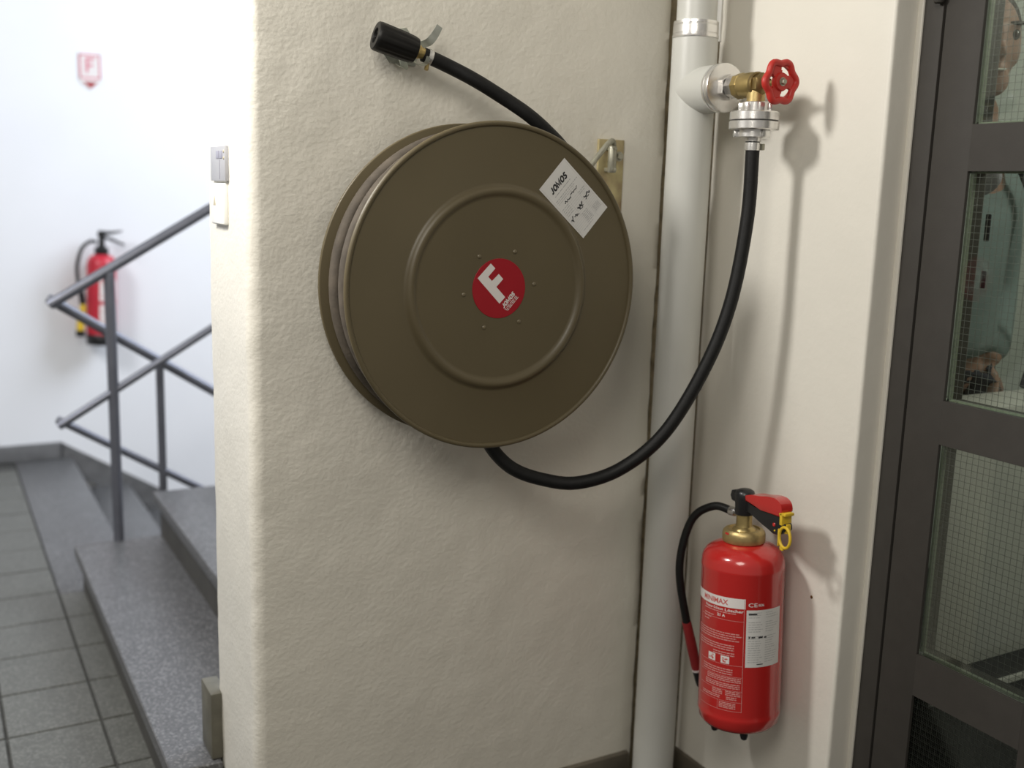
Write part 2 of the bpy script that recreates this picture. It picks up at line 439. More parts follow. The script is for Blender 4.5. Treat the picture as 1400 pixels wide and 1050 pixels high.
for (y0, y1), (z0, z1) in [(c, p) for c in cols for p in panes]:
    bm = NB(); box(bm, (XF + .006, y0 + .001, z0 + .001), (XF + .0115, y1 - .001, z1 - .001)); gp = put('pane', bm, 'glass', dr)
    bm = NB()
    xw = XF + .0088; r = .0003
    for k in range(1, 19):
        y = y1 - k * .0125 + .004
        if y > y0 + .002: box(bm, (xw - r, y - r, z0 + .002), (xw + r, y + r, z1 - .002))
    for k in range(0, 35):
        z = z0 + .006 + k * .0125
        if z < z1 - .002: box(bm, (xw - r, y0 + .002, z - r), (xw + r, y1 - .002, z + r))
    put('wire_mesh', bm, 'wire', gp, smooth=0, kind='stuff')
    bm = NB()                                  # pale glazing bead round the opening behind the glass
    for (a, b) in (((XF + .012, y1 - .0035, z0), (XF + .022, y1 + .0002, z1)), ((XF + .012, y0 - .0002, z0), (XF + .022, y0 + .0035, z1)), ((XF + .012, y0, z0 - .0002), (XF + .022, y1, z0 + .0035)), ((XF + .012, y0, z1 - .0035), (XF + .022, y1, z1 + .0002))):
        box(bm, a, b)
    put('glazing_bead', bm, 'bead', dr, label='pale green glazing bead')
for z in (.30, 1.885):
    bm = NB(); lathe(bm, [(0, 0), (.0085, 0), (.0105, .004), (.0105, .104), (.0085, .108), (0, .108)] if z > 1 else [(0, -.09), (.010, -.09), (.0105, -.004), (.007, .010), (0, .012)], 16, at((XF - .0105, 1.4035, z - (.03 if z > 1 else 0))))
    put('hinge', bm, 'door_paint', dr)

# counter and person beyond the glass
ct = thing('service_counter', 'pale grey counter with a dark plinth behind the wired glass door', 'counter', (2.5, 1.42, 0))
bm = NB(); box(bm, (1.765, 1.385, .50), (3.3, 1.43, 1.05), .002); put('front_panel', bm, 'counter', ct)
bm = NB(); box(bm, (1.765, 1.375, 1.05), (3.3, 1.50, 1.078), .003); put('counter_top', bm, 'counter', ct)
bm = NB(); box(bm, (1.765, 1.39, 0), (3.3, 1.43, .50)); put('plinth', bm, 'plinth', ct)
bm = NB(); box(bm, (1.765, 1.380, .428), (3.3, 1.39, .440)); put('edge_strip', bm, 'counter', ct)

# ================================================================ PERSON
def skin_mesh(verts, edges, rad, root=0, sub=2):
    me = bpy.data.meshes.new('s'); me.from_pydata([Vector(v) for v in verts], edges, [])
    o = bpy.data.objects.new('s', me); COL.objects.link(o)
    md = o.modifiers.new('k', 'SKIN'); md.use_smooth_shade = True
    sv = me.skin_vertices[0].data
    for i, r in enumerate(rad):
        sv[i].radius = (r, r) if not isinstance(r, tuple) else r
        sv[i].use_root = (i == root)
    s = o.modifiers.new('b', 'SUBSURF'); s.levels = sub; s.render_levels = sub
    bpy.context.view_layer.update()
    out = bpy.data.meshes.new_from_object(o.evaluated_get(bpy.context.evaluated_depsgraph_get()))
    bpy.data.objects.remove(o); bpy.data.meshes.remove(me)
    return out


def remesh(meshes, voxel, smooth_it=2):
    bm = NB()
    for me in meshes: bm.from_mesh(me); bpy.data.meshes.remove(me)
    me = bpy.data.meshes.new('r'); bm.to_mesh(me); bm.free()
    o = bpy.data.objects.new('r', me); COL.objects.link(o)
    md = o.modifiers.new('r', 'REMESH'); md.mode = 'VOXEL'; md.voxel_size = voxel; md.use_smooth_shade = True
    if smooth_it:
        sm = o.modifiers.new('s', 'SMOOTH'); sm.iterations = smooth_it; sm.factor = .5
    bpy.context.view_layer.update()
    out = bpy.data.meshes.new_from_object(o.evaluated_get(bpy.context.evaluated_depsgraph_get()))
    bpy.data.objects.remove(o); bpy.data.meshes.remove(me)
    return out


def blob(c, r, mtx=None, u=24, v=16, fn=None):
    bm = NB(); bmesh.ops.create_uvsphere(bm, u_segments=u, v_segments=v, radius=1)
    for w in bm.verts:
        p = Vector((w.co.x * r[0], w.co.y * r[1], w.co.z * r[2]))
        if fn: p = fn(p)
        w.co = p + Vector(c)
    if mtx: bmesh.ops.transform(bm, matrix=mtx, verts=bm.verts)
    me = bpy.data.meshes.new('b'); bm.to_mesh(me); bm.free(); return me


PX, PY, PZ = 2.02, 1.63, .10            # the person stands on a low platform behind the counter
per = thing('person', 'person in a teal-grey jacket and dark trousers seen through the wired glass door', 'person', (PX, PY, PZ))
HM = Matrix.Translation((PX + .03, PY - .03, PZ + 1.728)) @ Matrix.Rotation(math.radians(-28), 4, 'Z')   # head frame: face looks along -y
def skull(p):
    k = 1.0
    if p.z < 0: k = 1 + .28 * (p.z / .118)      # narrowing towards the chin
    return Vector((p.x * k, p.y * (1 + .12 * min(0, p.z) / .118), p.z))
hd = [blob((0, 0, 0), (.076, .096, .118), HM, fn=skull),
      blob((0, -.062, -.075), (.040, .030, .036), HM),                       # chin and jaw
      blob((0, -.098, -.018), (.013, .020, .016), HM), blob((0, -.092, .008), (.008, .012, .030), HM),   # nose
      blob((0, -.080, .036), (.050, .016, .011), HM),                        # brow
      blob((0, -.090, -.050), (.022, .010, .006), HM), blob((0, -.088, -.061), (.019, .010, .006), HM),    # lips
      blob((-.078, .005, -.005), (.010, .020, .032), HM), blob((.078, .005, -.005), (.010, .020, .032), HM),  # ears
      blob((-.036, -.062, -.020), (.020, .018, .020), HM), blob((.036, -.062, -.020), (.020, .018, .020), HM)]  # cheeks
def P(x, y, z): return (PX + x, PY + y, PZ + z)
LW = (2.105, 1.530, 1.135)              # left wrist, the hand hangs behind the counter top
bv = [P(0, 0, .95), P(0, 0, 1.12), P(0, 0, 1.32), P(0, .01, 1.46), P(.050, .0, 1.55), P(.068, -.015, 1.65),
      P(.17, .01, 1.44), (PX + .235, PY + .02, PZ + 1.17), LW,
      P(-.17, .01, 1.44), P(-.215, .03, 1.15), P(-.21, -.03, .90),
      P(.09, 0, .88), P(.10, -.01, .49), P(.10, .02, .09), P(.105, -.12, .035),
      P(-.09, 0, .88), P(-.10, -.01, .49), P(-.10, .02, .09), P(-.105, -.12, .035)]
be = [(0, 1), (1, 2), (2, 3), (3, 4), (4, 5), (3, 6), (6, 7), (7, 8), (3, 9), (9, 10), (10, 11), (0, 12), (12, 13), (13, 14), (14, 15), (0, 16), (16, 17), (17, 18), (18, 19)]
br = [.112, .105, .13, .105, .062, .058, .055, .042, .027, .055, .042, .027, .085, .06, .042, .035, .085, .06, .042, .035]
bodyparts = [skin_mesh(bv, be, br)]
def hand(w, d, up, side):
    """palm and five bent fingers from wrist w along d, back of hand along up"""
    w, d, up = Vector(w), Vector(d).normalized(), Vector(up).normalized(); s = d.cross(up) * side; out = []
    out.append(skin_mesh([w, w + d * .045, w + d * .085], [(0, 1), (1, 2)], [(.024, .018), (.038, .015), (.040, .014)]))
    for k, (L, o) in enumerate(((.068, -.031), (.078, -.010), (.073, .011), (.058, .031))):
        b = w + d * .075 + s * o
        out.append(skin_mesh([b, b + d * (L * .5), b + d * (L * .8) - up * L * .16, b + d * L - up * L * .38], [(0, 1), (1, 2), (2, 3)], [.010, .0095, .0085, .0075]))
    b = w + d * .025 - s * .022
    out.append(skin_mesh([b, b + d * .03 - s * .03, b + d * .06 - s * .038 - up * .008], [(0, 1), (1, 2)], [.013, .011, .009]))
    return out
bodyparts += hand(LW, (-.1, 0, -1), (0, -1, .1), 1) + hand(P(-.21, -.03, .90), (0, -.12, -1), (-1, 0, 0), 1)
put('body', remesh(hd + bodyparts, .0075, 3), 'skin', per, label='face with open mouth, and bare hands')
put('hair', remesh([blob((0, .020, .034), (.086, .092, .100), HM, fn=lambda p: Vector((p.x, max(p.y, -.075 + max(0, -p.z + .02) * 1.6), max(p.z, -.06))))], .008, 2), 'hair', per)
for s in (-1, 1):
    bm = NB(); bmesh.ops.create_uvsphere(bm, u_segments=12, v_segments=8, radius=.0125, matrix=HM @ Matrix.Translation((s * .033, -.079, .018)))
    put('eye', bm, 'eye', per)
for q in (-1, 1):
    put('eyebrow', blob((q * .034, -.089, .040), (.020, .007, .0045), HM), 'hair', per)
bm = NB(); box(bm, (-.014, -.1015, -.0575), (.014, -.096, -.0530), .001, mtx=HM); put('teeth', bm, 'teeth', per)
jv = [P(0, 0, 1.030), P(0, 0, 1.12), P(0, .0, 1.32), P(0, .01, 1.46), P(.18, .01, 1.44), (PX + .238, PY + .02, PZ + 1.17), (2.108, 1.532, 1.150), P(-.18, .01, 1.44), P(-.218, .03, 1.15), P(-.213, -.025, .93)]
je = [(0, 1), (1, 2), (2, 3), (3, 4), (4, 5), (5, 6), (3, 7), (7, 8), (8, 9)]
put('jacket', remesh([skin_mesh(jv, je, [.150, .148, .152, .115, .074, .056, .042, .074, .056, .042]), blob(P(0, .01, 1.515), (.085, .075, .05))], .010, 3), 'jacket', per)
tv = [P(0, 0, 1.16), P(.09, 0, .86), P(.10, -.01, .49), P(.10, .02, .10), P(-.09, 0, .86), P(-.10, -.01, .49), P(-.10, .02, .10)]
put('trousers', remesh([skin_mesh(tv, [(0, 1), (1, 2), (2, 3), (0, 4), (4, 5), (5, 6)], [.132, .118, .078, .06, .118, .078, .06])], .010, 2), 'trousers', per)
put('shirt', remesh([blob(P(.02, -.045, 1.515), (.055, .075, .030)), blob(P(-.02, -.085, 1.45), (.025, .070, .045))], .008, 2), 'shirt', per)
bm = NB()
tube(bm, spline([P(.10, -.10, 1.50), P(.13, -.155, 1.35), P(.17, -.165, 1.15), P(.19, -.12, .98)], 6), .012, 8); put('bag_strap', bm, 'trousers', per)
for x, z0, z1 in ((-.050, 1.315, 1.372), (-.046, 1.215, 1.252)):
    bm = NB(); box(bm, P(x, -.160, z0), P(x + .005, -.148, z1), .002); put('jacket_toggle', bm, 'trousers', per)
for s in (-1, 1):
    put('shoe', remesh([blob(P(s * .103, -.06, .045), (.05, .14, .045))], .01, 1), 'trousers', per)
bm = NB(); box(bm, (1.77, 1.45, 0), (3.3, 1.99, PZ), .004)
tag(put('platform', bm, 'plinth'), 'low dark platform on the floor behind the counter', 'platform')

# ================================================================ HOSE REEL
RC = Vector((.983, 0, 1.3005)); YF, YBK = 1.812, 1.947; RR = .320
ax = (0, -1, 0)                                     # local z towards the viewer, local x = world x
def rm(y, x=RC.x, z=RC.z): return Matrix(((1, 0, 0, x), (0, 0, -1, y), (0, 1, 0, z), (0, 0, 0, 1)))
reel = thing('hose_reel', 'large olive fire hose reel with a red F badge on the cream wall', 'hose reel', (RC.x, YW, RC.z))
prof = [(0, .0025), (.174, .0025), (.1775, .0028), (.181, .0060), (.185, .0092), (.189, .0100), (.193, .0088), (.197, .0050), (.2005, .0008), (.204, 0)]
prof += [(.30, .0), (.309, .0)]
for k in range(9):                                  # rolled rim
    a = PI + (-PI * 1.25) * k / 8
    prof.append((.3148 + .0052 * math.cos(a), .0 + .0052 * math.sin(a)))
prof += [(.312, -.004), (.20, -.0035), (0, -.0015)]
bm = NB(); lathe(bm, prof, 160, rm(YF)); put('front_flange', bm, 'olive', reel, smooth=50)
prof = [(0, -.001), (.3175, -.001), (.3192, -.0015), (.3200, -.003), (.3200, -.007), (.3185, -.009), (.316, -.009), (.3155, -.005), (.312, -.004), (0, -.004)]
bm = NB(); lathe(bm, prof, 160, rm(YBK)); put('back_flange', bm, 'olive', reel, smooth=50)
bm = NB(); lathe(bm, [(0, -.133), (.19, -.133), (.19, -.004), (0, -.004)], 64, rm(YF)); put('drum', bm, 'olive', reel)
bm = NB(); lathe(bm, [(0, -.04), (.045, -.04), (.045, -.005), (0, -.005)], 32, rm(YBK)); put('hub', bm, 'zinc_grey', reel)
for (x, z) in ((-.046, .063), (.032, .072), (.078, .008), (.046, -.066), (-.032, -.075), (-.078, -.010)):
    bm = NB(); lathe(bm, [(.0042, 0), (.0040, .0014), (.0028, .0026), (.0012, .0030), (0, .0029)], 16, rm(YF - .0025, RC.x + x, RC.z + z)); put('rivet', bm, 'olive_edge', reel)
# round red badge
BG = rm(YF - .0031, .982, 1.301)
bm = NB(); lathe(bm, [(0, .0006), (.0582, .0006), (.0586, .0002), (.0586, -.0006), (0, -.0006)], 72, BG); badge = put('badge', bm, 'red_badge', reel, label='round crimson badge with a white F')
Fp = [(-.0201, .049), (-.0098, .0394), (-.0249, .0231), (-.0165, .0149), (-.0018, .0284), (.0082, .0183), (-.0065, .0033), (.0138, -.0172), (.0015, -.0298), (-.0481, .0206)]
bm = NB(); prism(bm, Fp, .0005, .0009, BG); put('letter', bm, 'white_print', badge, smooth=0)
a47 = math.radians(48)
TM = BG @ Matrix.Translation((.0112, -.0412, .0009)) @ Matrix.Rotation(a47, 4, 'Z')
bm = heavy_word('JOMOS', .0088, .0365, TM @ Matrix.Translation((.0010, .0005, 0)), .26)
put('lettering', bm, 'white_print', badge, smooth=0)
bm = NB()
for k, ws in enumerate(((.004, .009, .012, .006), (.006, .008, .009, .007), (.005, .009, .008, .008))):
    x = .001 + .0015 * k
    for w in ws:
        quad(bm, x, -.0032 - .0029 * k, x + w, -.0019 - .0029 * k, 0, TM); x += w + .0018
put('fine_print', bm, 'white_print', badge, smooth=0, kind='stuff')
# paper service sticker, turned
SM = rm(YF - .0004, 1.0668, 1.4935) @ Matrix.Rotation(math.radians(48.9), 4, 'Z')
SWID, SLEN = .0842, .1430
def sm(z=.0): return SM @ Matrix.Translation((0, 0, z))
bm = NB(); box(bm, (0, -SLEN, 0), (SWID, 0, .0006), 0, SM); stk = put('sticker', bm, 'paper', reel, smooth=0, label='white service sticker with printed and handwritten lines')
bm = heavy_word('JOMOS', .0125, .050, sm(.0008) @ Matrix.Translation((.0125, -.0305, 0)), .27, .28)
put('lettering', bm, 'black_print', stk, smooth=0)
bm = NB()
def scribble(bm, x, y, w, h, m, n=5, t=.0008):
    px, py = x, y + h / 2
    for k in range(n):
        qx = x + w * (k + 1) / n; qy = y + random.uniform(0, h)
        d = Vector((qx - px, qy - py, 0)); L = max(d.length, 1e-5); nn = Vector((-d.y, d.x, 0)) / L * t
        ps = [Vector((px, py, 0)) - nn, Vector((qx, qy, 0)) - nn, Vector((qx, qy, 0)) + nn, Vector((px, py, 0)) + nn]
        bm.faces.new([bm.verts.new(m @ p) for p in ps]); px, py = qx, qy
scribble(bm, .020, -.0655, .020, .006, sm(.0008), 9); scribble(bm, .041, -.0645, .024, .007, sm(.0008), 10)
scribble(bm, .005, -.105, .010, .012, sm(.0008), 7); scribble(bm, .017, -.102, .012, .010, sm(.0008), 8); scribble(bm, .034, -.096, .017, .008, sm(.0008), 10, .0013); scribble(bm, .036, -.100, .013, .005, sm(.0008), 6)
scribble(bm, .060, -.090, .018, .010, sm(.0008), 9, .0011); scribble(bm, .060, -.096, .012, .007, sm(.0008), 7)
put('handwriting', bm, 'black_print', stk, smooth=0, kind='stuff')
bm = NB()
def words(bm, x0, x1, y, h, m, lo=.003, hi=.010, gap=.0016, fn=None, nx=1):
    x = x0
    while x < x1:
        w = min(random.uniform(lo, hi), x1 - x); quad(bm, x, y, x + w, y + h, 0, m, fn, nx); x += w + gap
words(bm, .014, .064, -.0385, .0016, sm(.0007)); words(bm, .008, .078, -.0475, .0016, sm(.0007)); words(bm, .008, .064, -.0515, .0012, sm(.0007)); words(bm, .008, .058, -.0555, .0010, sm(.0007))
for k in range(14): quad(bm, .004, -.070 - .0045 * k, .080, -.0697 - .0045 * k, 0, sm(.0007))
for x in (.0035, .0805, .030, .057): quad(bm, x, -.138, x + .0003, -.045 if .004 < x < .08 else -.006, 0, sm(.0007))
for k in range(5): words(bm, .006, .026, -.069 - .0045 * k, .0012, sm(.0007))
for k in range(7): words(bm, .032, .050, -.108 - .0036 * k, .0014, sm(.0007))
for k in range(5): words(bm, .060, .078, -.115 - .003 * k, .0013, sm(.0007))
words(bm, .058, .078, -.072, .0014, sm(.0007)); words(bm, .058, .074, -.076, .0012, sm(.0007)); words(bm, .012, .045, -.134, .0012, sm(.0007))
put('fine_print', bm, 'grey_print', stk, smooth=0, kind='stuff')
# wall bracket, hinge and strap of the swing arm
bm = NB(); box(bm, (1.322, 1.9905, 1.21), (1.390, 1.9985, 1.609), .0012); put('bracket_plate', bm, 'zinc', reel)
bm = NB(); lathe(bm, [(0, .0), (.0085, 0), (.0085, .0), (.0085, .006), (.007, .0075), (0, .0078)], 6, at((1.377, 1.9905, 1.573), (0, -1, 0))); lathe(bm, [(0, 0), (.011, 0), (.011, .0015), (0, .0015)], 24, at((1.377, 1.9905, 1.573), (0, -1, 0))); put('bolt', bm, 'zinc_grey', reel)
bm = NB(); lathe(bm, [(0, -.030), (.0085, -.030), (.0095, -.027), (.0095, .024), (.0085, .027), (0, .027)], 20, at((1.343, 1.968, 1.566))); put('hinge_barrel', bm, 'zinc_grey', reel)
bm = NB(); tube(bm, spline([(1.348, 1.972, 1.590), (1.340, 1.963, 1.603), (1.325, 1.955, 1.600), (1.300, 1.953, 1.575), (1.20, 1.955, 1.46), (1.03, 1.962, 1.31)], 6), .0062, 12); put('swing_arm', bm, 'zinc_grey', reel)
bm = NB(); box(bm, (1.338, 1.958, 1.538), (1.350, 1.992, 1.547), .002); put('hinge_lug', bm, 'zinc_grey', reel)
bm = NB(); box(bm, (1.338, 1.958, 1.585), (1.350, 1.992, 1.592), .002); put('hinge_lug', bm, 'zinc_grey', reel)

# fire hose wound on the reel, with its nozzle
fh = thing('fire_hose', 'black fire hose wound on the reel, its free end running up to a nozzle', 'hose', (.98, 1.90, 1.60))
for k in range(3):
    y = 1.9255 - .0445 * k; rr = .2935 - .003 * (k % 2)
    bm = NB(); tube(bm, [(RC.x + rr * math.cos(2 * PI * i / 120), y, RC.z + rr * math.sin(2 * PI * i / 120)) for i in range(120)], .0142, 14, closed=True)
    put('hose_winding', bm, 'hose_grey', fh, label='dusty brown-grey winding')
for k in range(3):
    y = 1.9255 - .0445 * k
    bm = NB(); tube(bm, [(RC.x + .2645 * math.cos(2 * PI * i / 90), y, RC.z + .2645 * math.sin(2 * PI * i / 90)) for i in range(90)], .0142, 10, closed=True)
    put('hose_winding', bm, 'hose_black', fh)
bm = NB(); tube(bm, spline([(.867, 1.930, 1.7432), (.9172, 1.925, 1.7256), (.971, 1.91, 1.701), (1.0322, 1.9, 1.6697), (1.0779, 1.888, 1.6423), (1.1189, 1.882, 1.6128), (1.162, 1.878, 1.575), (1.205, 1.876, 1.520)], 10), .0138, 20)
put('hose_end', bm, 'hose_black', fh)
nd = (Vector((.772, 1.937, 1.7700)) - Vector((.856, 1.930, 1.7470))).normalized(); nb = Vector((.8525, 1.930, 1.7480))
NM = at(nb, nd, (0, -1, 0))
def ribs(a, z): return 1 - (.035 if (math.cos(a * 12) > .55 and .004 < z < .062) else 0)
bm = NB(); lathe(bm, [(.0, 0), (.019, 0), (.0235, .002), (.0255, .010), (.0268, .030), (.0275, .060), (.0278, .078), (.0268, .0835), (.0255, .085), (.0150, .0852), (.0140, .083), (.0135, .070), (0, .070)], 96, NM, wob=ribs)
nz = put('nozzle', bm, 'nozzle', fh)
bm = NB(); lathe(bm, [(0, .066), (.0075, .066), (.0085, .080), (.0055, .0815), (.0045, .076), (0, .076)], 24, NM)
for k in range(6):
    a = 2 * PI * k / 6; box(bm, (.007, -.0013, .069), (.0140, .0013, .0815), 0, NM @ Matrix.Rotation(a, 4, 'Z'))
put('spray_insert', bm, 'nozzle', nz)
bm = NB(); lathe(bm, [(0, -.018), (.0105, -.018), (.0115, -.007), (.0135, -.006), (.0135, -.001), (.011, .001), (0, .001)], 28, NM); put('coupling', bm, 'brass', fh)
CM = at(Vector((.8795, 1.9295, 1.7390)), nd, (0, -1, 0))
bm = NB(); lathe(bm, [(.0138, -.0045), (.0153, -.0045), (.0156, 0), (.0153, .0045), (.0138, .0045)], 36, CM); cl = put('hose_clamp', bm, 'alu', fh)
bm = NB(); lathe(bm, [(0, 0), (.0042, 0), (.0042, .011), (0, .011)], 12, at((.8745, 1.927, 1.7245), (-.35, -.35, -1))); put('clamp_screw', bm, 'brass', cl)
# spring clip on the wall that holds the nozzle
clip = thing('nozzle_clip', 'galvanised spring clip with bent fingers behind the black nozzle', 'clip', (.87, YW, 1.755))
def strap(bm, pts, w, t, side):
    P = spline(pts, 6); s = Vector(side).normalized(); rows = []
    for i, p in enumerate(P):
        d = (P[min(i + 1, len(P) - 1)] - P[max(i - 1, 0)]).normalized(); n = d.cross(s).normalized(); ww = w(i / (len(P) - 1)) if callable(w) else w
        rows.append([bm.verts.new(p + s * ww / 2 * a + n * t / 2 * b) for a, b in ((-1, -1), (1, -1), (1, 1), (-1, 1))])
    for A, B in zip(rows, rows[1:]):
        for k in range(4): bm.faces.new((A[k], A[(k + 1) % 4], B[(k + 1) % 4], B[k]))
    bm.faces.new(rows[0][::-1]); bm.faces.new(rows[-1])
ndv = nd
bm = NB(); prism(bm, [(-.044, -.010), (-.030, -.027), (.026, -.030), (.034, .006), (.006, .042), (-.012, .038)], 0, .0015, rm(YW - .0022, .853, 1.757), .0004, 1); put('base_plate', bm, 'galv', clip)
sv = Vector((-nd.z, 0, nd.x)); sv = sv if sv.z > 0 else -sv
fing = [([(.868, 1.992, 1.762), (.876, 1.972, 1.765), (.888, 1.952, 1.770), (.898, 1.944, 1.784), (.905, 1.938, 1.800)], .020),
        ([(.850, 1.993, 1.738), (.846, 1.975, 1.728), (.838, 1.957, 1.718), (.823, 1.950, 1.722)], .020),
        ([(.862, 1.993, 1.752), (.862, 1.972, 1.738), (.862, 1.940, 1.724), (.8635, 1.910, 1.724), (.8655, 1.901, 1.736)], .011)]
for pts, w in fing:
    bm = NB(); d0 = (Vector(pts[-1]) - Vector(pts[0])); s = d0.cross(Vector((0, 1, 0)).cross(d0)) ; s = Vector((-nd.x, -nd.y, -nd.z)) if w < .015 else Vector((.8, -.1, -.5)) if pts[-1][2] > 1.76 else Vector((.9, 0, -.3))
    strap(bm, pts, (lambda t, w=w: w * (1.0 - .35 * t)), .0012, s); put('finger', bm, 'galv', clip)

# ================================================================ RISER PIPE AND VALVE
PC = Vector((1.500, 1.899, 0)); RP = .0495
rp = thing('riser_pipe', 'grey-white jacketed riser pipe standing in the wall corner', 'pipe', (PC.x, PC.y, 0))
bm = NB(); lathe(bm, [(0, 0), (RP, 0), (RP, 1.826), (RP - .002, 1.8275), (0, 1.8275)], 64, Matrix.Translation(PC)); put('pipe_jacket', bm, 'pipe', rp)
bm = NB(); lathe(bm, [(0, 1.86), (.0432, 1.86), (.0432, 2.9), (0, 2.9)], 64, Matrix.Translation(PC)); put('upper_pipe', bm, 'pipe', rp)
bm = NB(); lathe(bm, [(0, 1.8272), (.0497, 1.8272), (.0502, 1.829), (.0502, 1.834), (.0480, 1.8352), (.0480, 1.8365), (.0492, 1.8375), (.0492, 1.853), (.0480, 1.8545), (.0480, 1.8555), (.0488, 1.8565), (.0485, 1.862), (0, 1.863)], 64, Matrix.Translation(PC)); put('end_collar', bm, 'alu', rp, label='shiny aluminium end collar')
BZ = 1.717; BY = 1.7876
bm = NB(); lathe(bm, [(0, .0), (.0495, 0), (.0495, .090), (.048, .0915), (0, .0915)], 64, at((PC.x, PC.y, BZ), ax)); put('branch', bm, 'pipe', rp)
bm = NB(); lathe(bm, [(0, 0), (.0500, 0), (.0505, .002), (.0505, .006), (.0494, .0075), (.0494, .009), (.0508, .0105), (.0508, .0185), (.0500, .0205), (.047, .0212), (0, .0205)], 72, at((PC.x, BY + .0205, BZ), ax)); put('end_cap', bm, 'alu', rp, label='round aluminium end cap of the branch')
bm = NB(); box(bm, (XD - .006, 1.9525, 1.838), (XD + .002, 1.967, 2.9), .001); tag(put('pale_strip', bm, 'white_plastic'), 'narrow pale duct on the wall behind the riser pipe, high up', 'strip')  # narrow pale bar up the wall behind the pipe
for z in (2.45,):
    bm = NB(); tube(bm, [(PC.x, PC.y + .045, z), (PC.x, 2.034, z)], .006, 12); put('pipe_hanger', bm, 'zinc_grey', rp)

vl = thing('hydrant_valve', 'brass shut-off valve with red handwheel and aluminium hose coupling', 'valve', (PC.x, 1.695, BZ))
def va(y): return at((PC.x, y, BZ), ax)
bm = NB(); lathe(bm, [(0, 0), (.0255, 0), (.0265, .0012), (.0265, .014), (.0245, .0155), (0, .0155)], 6, va(BY)); lathe(bm, [(0, .0150), (.0185, .0150), (.0185, .0185), (0, .0185)], 36, va(BY)); lathe(bm, [(0, .0180), (.0225, .0180), (.0235, .0195), (.0235, .0375), (.0225, .039), (0, .039)], 8, va(BY)); put('hex_nipple', bm, 'chrome', vl, smooth=25)
bm = NB(); lathe(bm, [(0, 0), (.0230, 0), (.0262, .002), (.0262, .016), (.0245, .0175)], 8, va(1.7490))
lathe(bm, [(0, .0165), (.0240, .0165), (.0250, .022), (.0255, .045), (.0245, .056), (0, .056)], 40, va(1.7490)); put('valve_body', bm, 'brass', vl, smooth=30)
bm = NB(); lathe(bm, [(.0, .0), (.0245, 0), (.0250, .002), (.0250, .006), (.0225, .008), (0, .008)], 40, va(1.6932)); lathe(bm, [(0, .007), (.0215, .007), (.0225, .009), (.0225, .019), (.020, .0215), (.0105, .026), (.009, .040), (0, .040)], 6, va(1.6932)); put('bonnet', bm, 'brass_dark', vl, smooth=30)
bm = NB(); lathe(bm, [(0, 0), (.0055, 0), (.0055, .034), (0, .034)], 16, va(1.660)); put('spindle', bm, 'brass', vl)
# handwheel: wavy rim, dished web with three slots
WM = va(1.6238)
def lob(a): return .0375 + 0.0030 * math.cos(6 * (a - math.radians(94)))
bm = NB(); tube(bm, [(lob(a) * math.cos(a), lob(a) * math.sin(a), 0) for a in [2 * PI * k / 120 for k in range(120)]], .0070, 14, closed=True, mtx=WM)
NA = 120; rs = [0, .006, .0165, .0185, .0225, .0275, .0305, .034]
def slot(a):
    d = min(abs((math.degrees(a) - c + 180) % 360 - 180) for c in (92, 332, 212)); return d
grid = {}
for side, z in ((0, -.0035), (1, .0035)):
    for i, r in enumerate(rs):
        for k in range(NA):
            a = 2 * PI * k / NA; zz = z + (.003 if r < .017 else 0) + (-.0015 if r > .018 else 0)
            grid[side, i, k] = bm.verts.new(WM @ Vector((r * math.cos(a), r * math.sin(a), zz))) if r > 0 else None
ctr = [bm.verts.new(WM @ Vector((0, 0, -.0005))), bm.verts.new(WM @ Vector((0, 0, .0065)))]
def hole(i, k):
    if not 0 <= i < len(rs) - 1: return False
    rm_ = (rs[i] + rs[i + 1]) / 2; d = slot(2 * PI * (k + .5) / NA)
    lim = 31 if .021 < rm_ < .029 else 26
    return .0185 < rm_ < .0305 and d < lim
for k in range(NA):
    k2 = (k + 1) % NA
    for s in (0, 1): bm.faces.new((ctr[s], grid[s, 1, k], grid[s, 1, k2]))
    for i in range(1, len(rs) - 1):
        if hole(i, k): continue
        for s in (0, 1): bm.faces.new((grid[s, i, k], grid[s, i + 1, k], grid[s, i + 1, k2], grid[s, i, k2]))
        if hole(i, k + 1 if k + 1 < NA else 0): bm.faces.new((grid[0, i, k2], grid[0, i + 1, k2], grid[1, i + 1, k2], grid[1, i, k2]))
        if hole(i, k - 1): bm.faces.new((grid[0, i, k], grid[0, i + 1, k], grid[1, i + 1, k], grid[1, i, k]))
        if hole(i + 1, k): bm.faces.new((grid[0, i + 1, k], grid[0, i + 1, k2], grid[1, i + 1, k2], grid[1, i + 1, k]))
        if hole(i - 1, k): bm.faces.new((grid[0, i, k], grid[0, i, k2], grid[1, i, k2], grid[1, i, k]))
wh = put('handwheel', bm, 'red_wheel', vl, smooth=40, label='red lobed handwheel with three slots')
bm = NB(); lathe(bm, [(0, .006), (.0062, .006), (.0062, .0115), (.005, .0135), (0, .0135)], 6, WM); lathe(bm, [(0, .005), (.0085, .005), (.0085, .0072), (0, .0072)], 24, WM); put('wheel_nut', bm, 'zinc_grey', wh)
